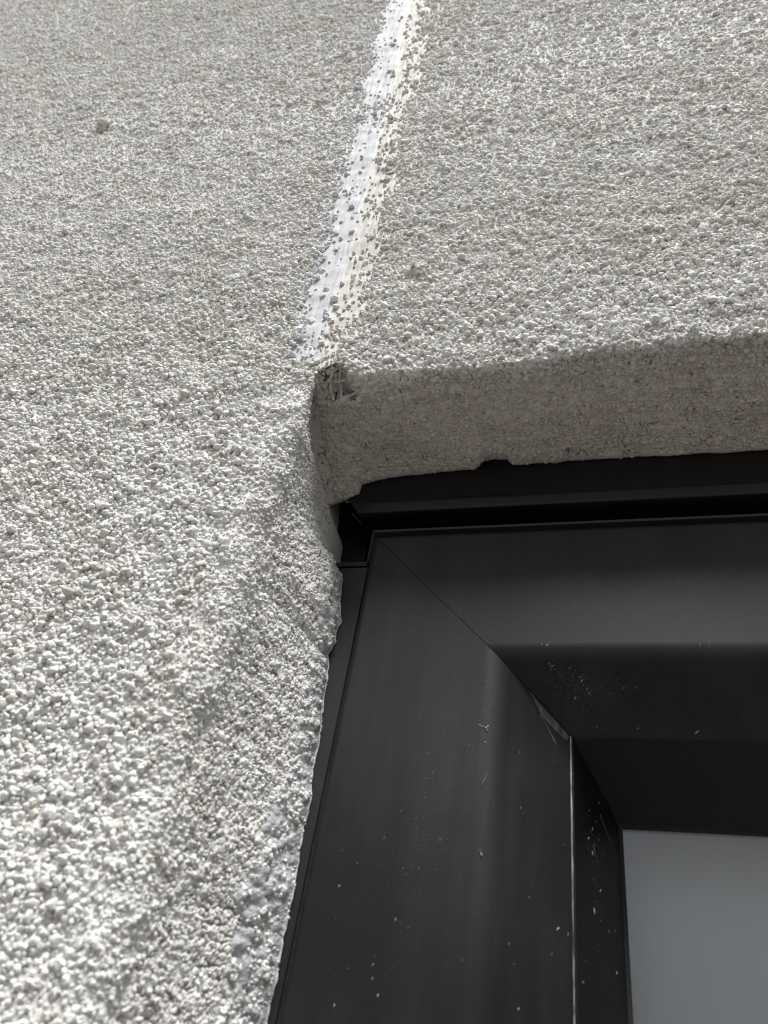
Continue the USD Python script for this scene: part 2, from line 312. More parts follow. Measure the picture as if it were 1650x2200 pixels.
PT = front_top()
gt = grid_normals(PT); sgn = np.sign(gt[5, 5, 1]); nT = gt * -sgn
hT = front_h(PT.reshape(-1, 3)).reshape(PT.shape[:2])
QT = PT + nT * hT[..., None]
part(wall, 'wall_face', (QT.reshape(-1, 3), grid_faces(*QT.shape[:2], flip=sgn > 0)), wall_mat, smooth=True)

# jamb: rounds in from the face and runs back to the frame, thickened by sealing mortar towards the frame
JB = [(-900, 17), (-260, 18), (-234.7, 17.6), (-225, 17.8), (-211, 17.4), (-198, 17.5), (-179, 16.3), (-167.5, 16.9), (-155.5, 15.0), (-146.5, 15.4), (-127, 13.6), (-112, 12.4), (-108.3, 11.0), (-101.7, 13.0), (-97, 12.5),
      (-91.4, 13.6), (-85.4, 12.0), (-76, 10.6), (-70, 10.2), (-66, 9.0), (-62.5, 6.0), (-60.5, 3.5), (-57, 2.5), (-50, -0.5), (-43, -1.5), (-30, -2.7), (-26, -5.0), (-23.5, -6.8), (-8, -8.5), (0, -10), (30, -10)]
YB = 58.0 * mm
def jamb():
    rows = np.concatenate([np.array([GZ, -1.2, -0.8, -0.5, -0.4]), np.arange(-285, 12, 0.36) * mm])
    x0 = np.where(rows < ZC, xj0(rows) * sm(ZC, ZC - 0.02, rows), 0.0); r = rj(rows)
    xb = interp(rows / mm, JB) * mm + 0.0009 * fbm(np.stack([0 * rows, 0 * rows, rows], -1), 260, 3, 14)
    t = np.linspace(0, 1, 160)
    Y = r[:, None] + (YB - r[:, None]) * t[None, :]
    gt_ = sm(-42, -16, rows / mm)[:, None]
    g = (0.80 * t + 0.20 * t ** 2.2) * (1 - gt_) + (1 - (1 - t) ** 3.2) * gt_
    X = x0[:, None] + (xb - x0)[:, None] * g
    # the mortar sits a little proud of the sealing strip just below the corner
    ridge = 3.0 * mm * np.exp(-(((rows / mm + 76) / 13) ** 2))[:, None] * np.exp(-(((Y / mm - 45) / 5.0) ** 2))
    X = X + ridge
    # close the lip against the frame
    lip = np.stack([xb, np.full_like(xb, YB + 0.0006), rows], -1)[:, None]; up_ = sm(-63, -59, rows / mm)
    deep = np.stack([xb - 4 * mm * (1 - up_), np.full_like(xb, YB + 0.0012) + 0.02 * up_, rows], -1)[:, None]
    P = np.stack([X, Y, np.broadcast_to(rows[:, None], X.shape)], -1)
    return P, lip, deep
PJ, lipJ, deepJ = jamb()
gj = grid_normals(PJ); sgn = np.sign(gj[200, 60, 0]); nJ = gj * sgn
hJ, dirtJ = (a.reshape(PJ.shape[:2]) for a in floated(PJ.reshape(-1, 3), 0.04, 0.12))
wobJ = 1.6 * mm * fbm(PJ.reshape(-1, 3), 75, 3, 33).reshape(PJ.shape[:2])
fade = sm(YB, YB - 0.004, PJ[..., 1]); start = sm(0, 0.0035, PJ[..., 1] - PJ[:, :1, 1])
hf = front_h(PJ.reshape(-1, 3)).reshape(PJ.shape[:2])
QJ = PJ + nJ * ((hJ + wobJ) * (0.25 + 0.75 * fade) * start + hf * (1 - start))[..., None]
QJ = np.concatenate([QJ, QJ[:, -1:] + [0, 0.0006, 0], deepJ], 1)
def grimy_shaded(name, Q, flip, mat, dirt, label):  # for the lintel underside the values also carry the hole's painted shade
    path = part(wall, name, (Q.reshape(-1, 3), grid_faces(*Q.shape[:2], flip=flip)), mat, smooth=True, label=label)
    UsdGeom.PrimvarsAPI(stage.GetPrimAtPath(path)).CreatePrimvar('grime_shade', Sdf.ValueTypeNames.FloatArray, 'vertex').Set(Vt.FloatArray.FromNumpy(dirt.ravel().astype(np.float32)))
grimy_shaded('jamb', QJ, sgn < 0, jamb_mat, np.concatenate([dirtJ * start, dirtJ[:, -2:] * 0], 1), label='paler, finer plastered reveal beside the window frame')

# lintel underside
SB = [(-16, -20.0), (-7.7, -20.5), (0, -17.5), (4, -15.5), (7.2, -13.8), (7.6, -7.5), (14, -5.2), (24, -3.5), (45, -2.2), (62, -1.2), (64.5, 1.0), (66, 4.0), (71, 4.6), (77.5, 4.0), (79.5, 1.2), (81, 0.2), (112, 0), (142, 0.2), (150, -0.2), (188, -0.6), (900, 0), (1900, 0)]
YS = 60.5 * mm
def soffit():
    cols = np.concatenate([np.arange(-15, 235, 0.36) * mm, np.arange(235, 420, 4) * mm, np.arange(420, 905, 20) * mm])
    z0 = np.where(cols < 0, ZC, zs(cols)) ; nt = np.where(cols < 0, 0, notch(cols)); r = rs(np.maximum(cols, 0)); 
    zsm = interp(cols / mm, [(-12, -20), (-7.7, -20), (0, -17.5), (7, -12), (14, -6), (24, -3.5), (45, -2.2), (62, -1.2), (80, 0), (1900, 0)]) * mm
    dev = interp(cols / mm, SB) * mm - zsm
    zb = zsm + 0.0012 * fbm(np.stack([cols, 0 * cols, 0 * cols], -1), 170, 3, 41)
    t = np.linspace(0, 1, 165)[:, None]
    Y = r[None] + (YS - r[None]) * t
    g = t ** 1.9
    flat = z0 - nt
    edge_dev = dev[None] * t ** 14
    lip = (14.5 + 2.5 * fbm(np.stack([cols, 0 * cols, 0 * cols], -1), 200, 2, 43)) * mm
    Z = flat[None] + (zb - flat)[None] * g + edge_dev + nt[None] * (1 - sm(-1.2 * mm, 1.2 * mm, Y - lip[None])) + 1.5 * mm * (nt / (9 * mm))[None] * fbm(np.stack([np.broadcast_to(cols[None], Y.shape), Y, 0 * Y], -1), 260, 3, 44)
    return np.stack([np.broadcast_to(cols[None], Y.shape), Y, Z], -1)
PS = soffit()
gs = grid_normals(PS); sgn = np.sign(gs[60, 200, 2]); nS = gs * -sgn
hS, dirtS = (a.reshape(PS.shape[:2]) for a in floated(PS.reshape(-1, 3), -0.13, 0.42)); wobS = 1.5 * mm * fbm(PS.reshape(-1, 3), 60, 3, 35).reshape(PS.shape[:2])
fade = sm(YS, YS - 0.005, PS[..., 1]); start = sm(0, 0.003, PS[..., 1] - PS[:1, :, 1])
hf = front_h(PS.reshape(-1, 3)).reshape(PS.shape[:2])
QS = PS + nS * ((hS + wobS) * (0.2 + 0.8 * fade) * start + hf * (1 - start))[..., None]
back = QS[-1:] + np.array([0, 0.0025, 0.0]); back2 = QS[-1:] + np.array([0, 0.003, 0.006])
QS = np.concatenate([QS, back, back2], 0)
grimy_shaded('lintel_underside', QS, sgn > 0, soffit_mat, np.concatenate([np.maximum(dirtS * start, 0.9 * sm(1.0 * mm, 3.5 * mm, notch(PS[..., 0])) * (1 - sm(6 * mm, 11 * mm, PS[..., 0])) * (PS[..., 1] < 0.016)), dirtS[-2:] * 0], 0), label='brownish underside of the opening above the window')  # left wall of the broken hole darkened as well: its shade is put into the colour

# rest of the wall round the opening, out of the picture
def slab(name, lo, hi, mat=wall_mat):
    b = trimesh.creation.box(extents=np.subtract(hi, lo)); b.apply_translation(np.add(hi, lo) / 2)
    part(wall, name, b, mat)
slab('wall_core', (-1.9, 0.014, GZ), (-0.013, 0.3, 0.012))
slab('wall_core', (-1.9, 0.018, 0.0125), (1.9, 0.3, 2.2))
slab('wall_face', (W_OPEN, 0, GZ), (1.9, 0.3, -0.005))
slab('wall_face', (0.0, 0, GZ), (W_OPEN - 0.001, 0.3, -H_OPEN))

# filler smeared over the crack: white on the left half, cream on the right
def filler_strip(u0, u1, seed):
    rows = np.concatenate([np.arange(3, 110, 0.9), np.arange(110, 300, 1.6), np.arange(300, 800, 3.5), np.arange(800, 1700, 10.0)]) * mm
    u = np.linspace(u0, u1, 60)
    xc, hw = interp(rows / mm, SEAM) * mm, interp(rows / mm, HW) * mm
    X = xc[:, None] + hw[:, None] * u[None]
    Z = np.broadcast_to(rows[:, None], X.shape).copy()
    edge = np.minimum(np.abs(u - u0), np.abs(u1 - u))[None]
    P = np.stack([X, 0 * X, Z], -1)
    w = bare(X, Z)
    base = front_base_h(X.ravel(), Z.ravel()).reshape(X.shape) * (1 - 0.55 * w) - 1.0 * mm * w
    h = base + 0.75 * mm + 1.1 * mm * fbm(P * [1, 1, 0.07], 560, 3, seed) + 0.7 * mm * fbm(P, 120, 3, seed + 1)
    thin = sm(0.25, 0.85, w)
    h = h - 2.2 * mm * (1 - thin) + (0.25 * mm if seed == 61 else 0)
    h -= 1.6 * mm * (1 - sm(0, 0.12, edge)) * (1 if seed == 61 else (u > 0.3)[None])
    h -= 6 * mm * (1 - sm(1.2, 4.0, (Z - zs(np.maximum(X, 0))) / mm)) * sm(-2.5, -0.5, X / mm)
    P[..., 1] = -h
    blend = np.clip((1 - sm(0.30, 0.95, w)) + 0.9 * np.clip(fbm(P * [1, 1, 0.3], 300, 3, seed + 5), 0, 1) + (1 - sm(0, 0.35, edge)) * 0.5, 0, 1)
    return P, blend
for u0, u1, sd, mat_, lab in ((-1.25, 0.12, 61, filler_white, 'bluish white smeared filler on the left half of the crack'), (0.0, 1.15, 71, filler_cream, 'cream smeared filler on the right half of the crack')):
    FP, FB = filler_strip(u0, u1, sd)
    grimy_shaded('filler', FP, False, mat_, FB, lab)

# cavity at the corner with torn mesh fibres
def blob(c, r, seed):
    s = trimesh.creation.icosphere(3, 1.0); v = s.vertices * (1 + 0.35 * fbm(s.vertices, 2.2, 3, seed)[:, None])
    return v * np.array(r) + np.array(c), s.faces
def tube(pts, rad, sides=6):
    p = np.array(pts, float); t = np.gradient(p, axis=0); t /= np.linalg.norm(t, axis=1, keepdims=True)
    a = np.cross(t, [0.3, 1, 0.1]); a /= np.linalg.norm(a, axis=1, keepdims=True); b = np.cross(t, a)
    ang = np.arange(sides + 1) * 2 * math.pi / sides
    v = p[:, None] + np.broadcast_to(rad, (len(p),))[:, None, None] * (np.cos(ang)[None, :, None] * a[:, None] + np.sin(ang)[None, :, None] * b[:, None])
    return v.reshape(-1, 3), grid_faces(len(p), sides + 1)
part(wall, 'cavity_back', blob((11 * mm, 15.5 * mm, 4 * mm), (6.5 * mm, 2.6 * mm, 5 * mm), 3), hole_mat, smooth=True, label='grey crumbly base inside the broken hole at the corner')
def strand(pa, pb, wid, seed, bow=1.2, n=22):
    """A torn, flattened ribbon of reinforcing mesh clogged with paint."""
    t = np.linspace(0, 1, n)[:, None]; kk = np.hstack([t, 0 * t, 0 * t])
    pts = np.array(pa) * (1 - t) + np.array(pb) * t + np.hstack([1.5 * fbm(kk, 3, 3, seed)[:, None] * 1.6, -bow * np.sin(math.pi * t), 0.6 * fbm(kk, 5, 2, seed + 1)[:, None]])
    w = wid * (0.45 + 0.9 * np.abs(2 * t[:, 0] - 1) ** 1.6 + 1.2 * fbm(kk, 9, 3, seed + 2))
    return tube(pts * mm, np.maximum(w, 0.12) * mm)
for k, (pa, pb, rr) in enumerate([((6.2, 1.6, 7.0), (4.2, 13.5, -1.4), 0.8), ((9.2, 3, 8.2), (8.4, 14.5, -0.6), 0.5)]):
    part(wall, 'mesh_fibre', strand(pa, pb, rr, 200 + 7 * k), fibre_mat, smooth=True)
for k, (pa, pb, rr) in enumerate([((-1.5, 15.5, -0.7), (10, 14.5, -0.7), 1.0), ((8, 14.7, -0.6), (20, 9.5, -0.2), 1.15)]):
    part(wall, 'torn_lip', strand(pa, pb, rr, 300 + 9 * k, 0.2, 40), fibre_mat, smooth=True, label='pale torn edge below the broken hole')

# grey mortar smeared between the jamb and the frame
def smear_strip():
    rows = np.arange(-300, -61, 0.6) * mm; t = np.linspace(0, 1, 40)
    xb = interp(rows / mm, JB) * mm + 0.0009 * fbm(np.stack([0 * rows, 0 * rows, rows], -1), 260, 3, 14)
    x0 = xj0(rows)
    inner = (46 - 9 * sm(-130, -240, rows / mm) + 9 * fbm(np.stack([0 * rows, 0 * rows, rows], -1), 55, 3, 17) + 5 * fbm(np.stack([0 * rows, 0 * rows, rows], -1), 300, 2, 18)) * mm
    Y = inner[:, None] + (YB - inner)[:, None] * t[None]
    tt = (Y - rj(rows)[:, None]) / (YB - rj(rows))[:, None]
    X = x0[:, None] + (xb - x0)[:, None] * (0.80 * tt + 0.20 * tt ** 2.2) + 3.0 * mm * np.exp(-(((rows / mm + 76) / 13) ** 2))[:, None] * np.exp(-(((Y / mm - 45) / 5.0) ** 2))
    P = np.stack([np.broadcast_to(X, (len(rows), len(t))), np.broadcast_to(Y, (len(rows), len(t))), np.broadcast_to(rows[:, None], (len(rows), len(t)))], -1)
    flat_ = P.reshape(-1, 3)
    h = (1.5 * mm * fbm(flat_ * [1, 1, 0.5], 190, 3, 19) + 1.2 * mm * fbm(flat_, 480, 2, 20)).reshape(X.shape) + 0.35 * mm
    lump_ = worley(flat_, 3.4 * mm, 23); h = h + (0.9 * mm * (1 - np.minimum(lump_[0], 1) ** 2) * (lump_[2] > 0.45)).reshape(X.shape)
    h = h - 2.0 * mm * (1 - sm(0, 0.22, t))[None] - 0.5 * mm * sm(0.9, 1, t)[None]
    h = h * (1 - 0.8 * sm(0.72, 0.98, t))[None]
    n = grid_normals(P); n *= np.sign(n[100, 20, 0])
    return P + n * h[..., None], n
QM, nM = smear_strip()
part(wall, 'mortar_smear', (QM.reshape(-1, 3), grid_faces(*QM.shape[:2], flip=False)), smear_mat, smooth=True, label='bluish grey smear of sealing mortar between the jamb and the frame')

# sealing bead where the plaster meets the frame
rows = np.arange(-300, -64, 1.2)
bx = interp(rows, JB) + 0.9 * fbm(np.stack([0 * rows, 0 * rows, rows * mm], -1), 260, 3, 14)
part(wall, 'sealant_bead', tube(np.stack([bx - 0.05, np.full_like(bx, 57.9), rows], -1) * mm, (0.16 + 0.8 * np.abs(fbm(np.stack([rows * 0, rows * 0, rows * mm], -1), 220, 2, 15))) * mm), bead_mat, smooth=True, label='thin pale bead along the left side of the window frame')
cols = np.arange(12, 235, 1.2)
bz = interp(cols, SB) + 1.2 * fbm(np.stack([cols * mm, 0 * cols, 0 * cols], -1), 170, 3, 41)
keep = (cols < 61) | (cols > 82)
for run in (cols < 61, cols > 82):
    part(wall, 'sealant_bead', tube(np.stack([cols[run], np.full(run.sum(), 60.3), bz[run] + 0.2], -1) * mm, (0.7 + 2.4 * np.abs(fbm(np.stack([cols[run] * mm, cols[run] * 0, cols[run] * 0], -1), 90, 3, 16))) * mm), smear_mat, smooth=True, label='grey bead along the top of the window frame')

# ------------------------------------------------------------------ pebbles of the roughcast
def pebble_shape(seed):
    s = trimesh.creation.icosphere(2, 1.0); r = np.random.default_rng(seed)
    v = s.vertices.copy()
    for _ in range(12):                                         # a few flats and corners
        d = r.normal(size=3); d /= np.linalg.norm(d); lim = r.uniform(0.55, 0.92); over = np.maximum(v @ d - lim, 0)
        v -= np.outer(over * 0.92, d)
    v *= (1 + 0.42 * fbm(s.vertices, 3.1, 3, seed))[:, None]
    return v * [1.0, 1.0, 0.9], s.faces
N_SHAPES = 12
shapes = [pebble_shape(100 + k) for k in range(N_SHAPES)]
def edge_dist(x, z):
    """Distance outside the opening on the face."""
    dj, ds = xj0(z) - x, z - zs(np.maximum(x, 0))
    return np.where((x < 0) & (z > ZC), 1.0, np.where(x < 0, dj, np.where(z > ZC - 0.02, ds, -1)))
xs, zz = [], []
for lo, hi, step in ((-0.36, 0.30, 1.72), (0.30, 0.75, 1.95), (0.75, 1.9, 2.4)):
    gx, gz = np.meshgrid(np.arange(-1.35, 0.36, step * mm), np.arange(lo, hi, step * 0.88 * mm))
    gx[1::2] += step * mm / 2
    xs.append((gx + rng.uniform(-0.45, 0.45, gx.shape) * step * mm).ravel()); zz.append((gz + rng.uniform(-0.45, 0.45, gx.shape) * step * mm).ravel())
X, Z = np.concatenate(xs), np.concatenate(zz)
d = edge_dist(X, Z)
rel = np.stack([X, 0 * X, Z], -1) - EYE
fw = rel @ AHEAD; px, py = (rel @ RIGHT) / fw * FPX * 2, (rel @ UP) / fw * FPX * 2
ok = (d > -0.5 * mm) & (fw > 0.05) & (np.abs(px) < 1.22) & (np.abs(py) < 1.55) & (rng.random(len(X)) < 0.98 - 0.26 * sm(0.0, 0.35, Z))
keepp = 1 - (0.88 + 0.07 * (np.abs(seam_u(X, Z) + 0.1) < 0.55)) * bare(X, Z)
ok &= rng.random(len(X)) < keepp
ok &= ~((X > -1.0 * mm) & (X < 19 * mm) & (d < 1.3 * mm) & (rng.random(len(X)) < 0.7))
X, Z, d = X[ok], Z[ok], np.maximum(d[ok], 0)
rad = np.clip(np.exp(rng.normal(math.log(0.98), 0.33, len(X))), 0.5, 1.9) * mm * (1 + 0.28 * sm(0.1, 0.6, Z))
lump = fbm(np.stack([X, 0 * X, Z], -1), 130, 2, 51)
rad *= 1 + 0.5 * lump
side = (X < 0) & (Z < ZC)
near = np.where(side, 0.2 + 0.8 * sm(-0.001, 0.020, d + 0.004 * lump * 6), 0.8 + 0.2 * sm(0, 0.006, d))
rad *= 0.5 + 0.5 * near
lift = rad * (0.10 + 0.64 * rng.random(len(X)) ** 1.2) * (0.3 + 0.7 * near) * (1 - 0.30 * sm(0.0, 0.35, Z)) - rad * (0.12 + 0.06 * sm(0.0, 0.35, Z))
rnd = rng.random(len(X)); lift += np.where(rnd > 0.985, 0.7, 0) * rad
r_edge = np.where(side, rj(Z), rs(np.maximum(X, 0)))
dd = np.minimum(d, r_edge)
th = np.where(d < r_edge, np.arcsin(np.clip((r_edge - dd) / r_edge, 0, 1)), 0)
ybase = r_edge * (1 - np.cos(th))
nrm = np.stack([np.where(side, np.sin(th), 0), -np.cos(th), np.where(side, 0, -np.sin(th))], -1)
wb = bare(X, Z)
h = front_base_h(X, Z) * (1 - 0.55 * wb) - 0.2 * mm * wb
cen = np.stack([X, ybase, Z], -1) + nrm * (h + lift)[:, None]
q = rng.normal(size=(len(X), 4)); q /= np.linalg.norm(q, axis=1, keepdims=True)
scl = rad[:, None] * rng.uniform(0.8, 1.2, (len(X), 3))
tone = np.searchsorted([0.74, 0.982, 0.996], rng.random(len(X)))
stain = fbm(np.stack([X, 0 * X, Z], -1), 9, 2, 77) + 0.25 * sm(-0.03, 0.0, np.where(side, -d, -1.0))
tone = np.where((stain > 0.2) & (rng.random(len(X)) < 0.10), 2, tone)
tone = np.where((np.hypot(X + 0.266, (Z - 0.3715) * 1.2) < 0.0062) & (Z < 0.3745), 3, tone); tone = np.where((np.hypot(X - 0.038, Z - 0.075) < 0.006) & (rng.random(len(X)) < 0.6), 2, tone)  # dark undersides of the two lumps painted in with brown and beige pebbles
uu = seam_u(X, Z); bw = bare(X, Z)
smear = (rng.random(len(X)) < 0.9 * sm(0.0, 0.35, bw) * (1 - 0.45 * sm(0.6, 1.0, bw))) & (Z > 0.012)
tone = np.where(smear, np.where(uu < 0.05, 7, 8), tone)
shp = rng.integers(0, N_SHAPES, len(X))
def pressed(Q, N, count, weight, r0, r1, sink):
    """Small grains set nearly flush into a floated sheet."""
    w = np.clip(weight, 0, None).ravel(); pick = rng.choice(len(w), count, p=w / w.sum())
    r = rng.uniform(r0, r1, count) ** 1.0 * mm
    P = Q.reshape(-1, 3)[pick] + rng.normal(size=(count, 3)) * 0.15 * mm
    return P + N.reshape(-1, 3)[pick] * (r * rng.uniform(sink - 0.25, sink + 0.25, count))[:, None], r
cellJ = np.ones(PJ.shape[:2]); cellJ[:8] = 0; deepJ_ = PJ[..., 1]
spill = pressed(QJ[:, :-2], nJ, 1300, cellJ * np.exp(-((deepJ_ - 0.004) / 0.006)), 0.45, 1.1, -0.15)
flat1 = pressed(QJ[:, :-2], nJ, 9500, cellJ * (0.35 + sm(-0.1, 0.15, fbm(PJ.reshape(-1, 3), 160, 2, 81).reshape(deepJ_.shape)) + 0.3 * sm(0.04, 0.055, deepJ_)), 0.40, 0.85, -0.55)
arcW = np.zeros(QL.shape[:2]); arcW[:, -13:] = ((PL[:, -13:, 2] < -0.004) & (PL[:, -13:, 2] > -0.29))
arc1 = pressed(QL, nL, 2600, arcW, 0.5, 1.1, -0.1)
big1 = pressed(QM, nM, 1300, (np.linspace(0, 1, QM.shape[1]) < 0.82)[None] * (0.15 + sm(-0.05, 0.12, fbm(QM.reshape(-1, 3), 110, 2, 83).reshape(QM.shape[:2]))), 0.5, 1.3, -0.42)
inS = np.ones(PS.shape[:2]) * ((PS[..., 0] < 0.235) & (PS[..., 0] > -0.004))
flat2 = pressed(QS[:-2], nS, 12500, inS * (0.6 + sm(-0.1, 0.15, fbm(PS.reshape(-1, 3), 140, 2, 82).reshape(inS.shape))), 0.45, 1.15, -0.15)
rimS = pressed(QS[:-2], nS, 1700, inS * np.exp(-PS[..., 1] / 0.0028) * (PS[..., 0] > 0.016) * (0.4 + sm(-0.05, 0.12, fbm(PS.reshape(-1, 3), 130, 2, 84).reshape(inS.shape))), 0.6, 1.65, 0.2)
crumb = pressed(QS[:-2], nS, 420, inS * np.exp(-(((PS[..., 0] - 0.009) / 0.009) ** 2 + ((PS[..., 1] - 0.013) / 0.006) ** 2)), 0.4, 1.6, 0.1)
knob = pressed(QS[:-2], nS, 320, inS * np.exp(-(((PS[..., 0] - 0.023) / 0.005) ** 2 + ((PS[..., 1] - 0.005) / 0.006) ** 2)), 0.8, 1.9, 0.25)
n0 = len(X)
for (P_, r_), kind in ((spill, 0), (arc1, 0), (flat1, 0), (big1, 0), (flat2, 4), (rimS, 0), (crumb, 5), (knob, 0)):
    k = len(r_)
    cen = np.vstack([cen, P_]); rad = np.concatenate([rad, r_]); q2 = rng.normal(size=(k, 4)); q = np.vstack([q, q2 / np.linalg.norm(q2, axis=1, keepdims=True)])
    scl = np.vstack([scl, r_[:, None] * rng.uniform(0.75, 1.25, (k, 3))])
    tn = np.searchsorted([0.72, 0.965, 0.992], rng.random(k)) if kind != 4 else np.searchsorted([0.5, 0.9], rng.random(k)) + 4
    tone = np.concatenate([tone, np.where(np.full(k, kind == 5), np.where(rng.random(k) < 0.7, 1, 2), tn)]); shp = np.concatenate([shp, rng.integers(0, N_SHAPES, k)])
rel = cen - EYE; fw = rel @ AHEAD; px, py = (rel @ RIGHT) / fw * FPX * 2, (rel @ UP) / fw * FPX * 2
inside = (np.abs(px) < 0.97) & (np.abs(py) < 1.30)
apparent = np.where(inside, rad / fw, 0)
single = np.argsort(-apparent)[:300]
def quat_matrix(q):
    w, x, y, z = q
    return np.array([[1 - 2 * (y * y + z * z), 2 * (x * y - z * w), 2 * (x * z + y * w)], [2 * (x * y + z * w), 1 - 2 * (x * x + z * z), 2 * (y * z - x * w)], [2 * (x * z - y * w), 2 * (y * z + x * w), 1 - 2 * (x * x + y * y)]])
for i in single:
    v, f = shapes[shp[i]]
    part(wall, 'pebble', ((v * scl[i]) @ quat_matrix(q[i]).T + cen[i], f), pebble_mats[tone[i]], smooth=62)
rest = np.ones(len(cen), bool); rest[single] = False
pi = UsdGeom.PointInstancer.Define(stage, free(wall, 'pebble_coating'))
pi.GetPrim().SetCustomDataByKey('kind', 'stuff')
pi.GetPrim().SetCustomDataByKey('label', 'pale painted pebbles of the roughcast coating')
targets = []
for t in range(len(pebble_mats)):
    for k in range(N_SHAPES):
        p = f'{pi.GetPath()}/pebble_shape_{t * N_SHAPES + k + 1:03d}'
        usdkit.mesh(stage, p, shapes[k], pebble_mats[t], smooth=62); targets.append(Sdf.Path(p))
pi.CreatePrototypesRel().SetTargets(targets)
pi.CreateProtoIndicesAttr(Vt.IntArray.FromNumpy((tone * N_SHAPES + shp)[rest].astype(np.int32)))
pi.CreatePositionsAttr(Vt.Vec3fArray.FromNumpy(cen[rest].astype(np.float32)))
pi.CreateScalesAttr(Vt.Vec3fArray.FromNumpy(scl[rest].astype(np.float32)))
qr = q[rest]
pi.CreateOrientationsAttr(Vt.QuathArray([Gf.Quath(float(a), float(b), float(c), float(e)) for a, b, c, e in qr]))

# ------------------------------------------------------------------ the window
window = thing('window', 'black aluminium window with mitred frame corner and grey pane set back in the opening', 'window')
WL, HL = W_OPEN, H_OPEN
def profile(points, round_at={}):
    """Rounds corners of a section: points (x, z, y) in mm; round_at {index: radius}."""
    out = []
    for i, p in enumerate(points):
        p = np.array(p, float)
        if i in round_at and 0 < i < len(points) - 1:
            a, b = np.array(points[i - 1], float), np.array(points[i + 1], float)
            r = round_at[i]; da, db = a - p, b - p
            s, e = p + da / np.linalg.norm(da) * r, p + db / np.linalg.norm(db) * r
            for t in np.linspace(0, 1, 8): out.append((1 - t) ** 2 * s + 2 * t * (1 - t) * p + t * t * e)
        else: out.append(p)
    return np.array(out) * mm
def ring(name_side, name_head, pts, mat, smooth=30, gap=0.12, labels=(None, None), side=None):
    """A mitred rectangular frame swept from one section: four members, each a mesh, with a hairline between them."""
    a, b, y = pts[:, 0], -pts[:, 1], pts[:, 2]                  # inset from the side, inset from the head, depth
    lt = np.stack([a, y, -b], -1); rt = np.stack([WL - a, y, -b], -1); lb = np.stack([a, y, -HL + b], -1); rb = np.stack([WL - a, y, -HL + b], -1)
    n = len(pts); g = gap * mm
    if side is not None: sa, sb, sy_ = side[:, 0], -side[:, 1], side[:, 2]
    for nm, s, e, dv in ((name_side, lb, lt, (0, 0, 1)), (name_head, lt, rt, (1, 0, 0)), (name_side, rt, rb, (0, 0, -1)), (name_head, rb, lb, (-1, 0, 0))):
        if nm == name_side and side is not None:
            xx = sa if dv[2] > 0 else WL - sa
            s, e = np.stack([xx, sy_, -HL + sb], -1), np.stack([xx, sy_, -sb], -1)
            if dv[2] < 0: s, e = e, s
        v = np.concatenate([s + np.array(dv) * g, e - np.array(dv) * g])
        f = grid_faces(2, len(s))
        part(window, nm, (v, f), mat, smooth=smooth, label=labels[0] if nm == name_side else labels[1])
# outer frame: flat face, rolled lip, deep groove, back
ring('frame_jamb', 'frame_head', profile([(-14, 12, 61.5), (3, -19.0, 61.5), (5.5, -22.5, 59.0), (9.0, -27.5, 60.0), (9.5, -28.6, 63.5), (9.5, -28.8, 92)], {1: 0.8, 2: 1.2, 3: 1.0}), frame_mat, gap=0.0, side=profile([(-14, 12, 80), (9.5, -28.8, 80), (9.5, -28.8, 92)]))
ring('frame_back', 'frame_back', profile([(-14, 12, 93), (60, -80, 93)]), rubber)
ring('gasket', 'gasket', profile([(16, -33.2, 92), (16, -33.2, 66.5), (16.4, -33.9, 65.9), (17.0, -34.6, 66.5), (17.2, -35.0, 92)]), rubber_grey)
# sash: face, rolled shoulder, bevel, reveal down to the glass
ring('sash_stile', 'sash_rail', profile([(22.0, -49.0, 90), (22.0, -49.0, 52.2), (79.3, -111.5, 52.2), (104.3, -133.2, 71.0), (104.9, -133.8, 71.7)], {1: 4.5, 2: 7.0}), sash_mat, gap=0.15)
ring('glazing_bead', 'glazing_bead', profile([(104.7, -133.6, 71.9), (105.2, -134.2, 72.0), (119.4, -151.4, 102.0), (119.8, -151.8, 103.0)], {2: 0.4}), bead_dark, gap=0.12)
ring('glazing_gasket', 'glazing_gasket', profile([(119.3, -151.3, 102.0), (120.6, -152.8, 102.4), (120.9, -153.1, 103.0)], {1: 0.3}), rubber)
# behind the hairlines
ring('sash_core', 'sash_core', profile([(23, -50, 90), (23, -50, 57.5), (27, -54, 53.5), (79.3, -111.5, 54.5), (103.2, -132.2, 72.5), (116, -147.5, 99.5), (117, -148.5, 101), (100, -128, 112), (82, -90, 131)]), rubber, gap=0.0)
# cover strip that fills the left groove up to just below the corner
def box(lo, hi): 
    b = trimesh.creation.box(extents=np.subtract(hi, lo)); b.apply_translation(np.add(hi, lo) / 2); return b
def bevel_box(lo, hi, r):
    lo, hi = np.array(lo, float), np.array(hi, float); pts = []
    for sx in (0, 1):
        for sy in (0, 1):
            for sz in (0, 1):
                c = np.where([sx, sy, sz], hi, lo); s = np.where([sx, sy, sz], -1, 1)
                for ax in range(3):
                    o = s * r; o[ax] = 0; pts.append(c + o)
    return trimesh.convex.convex_hull(np.array(pts))
part(window, 'cover_strip', bevel_box(np.array([2.0, 58.6, -1150]) * mm, np.array([20.6, 80, -62.0]) * mm, 0.5 * mm), frame_mat, label='flat black strip along the left of the sash, ending below the corner')
part(window, 'strip_end', bevel_box(np.array([4.0, 57.8, -61.8]) * mm, np.array([20.0, 79, -59.4]) * mm, 0.4 * mm), frame_mat)
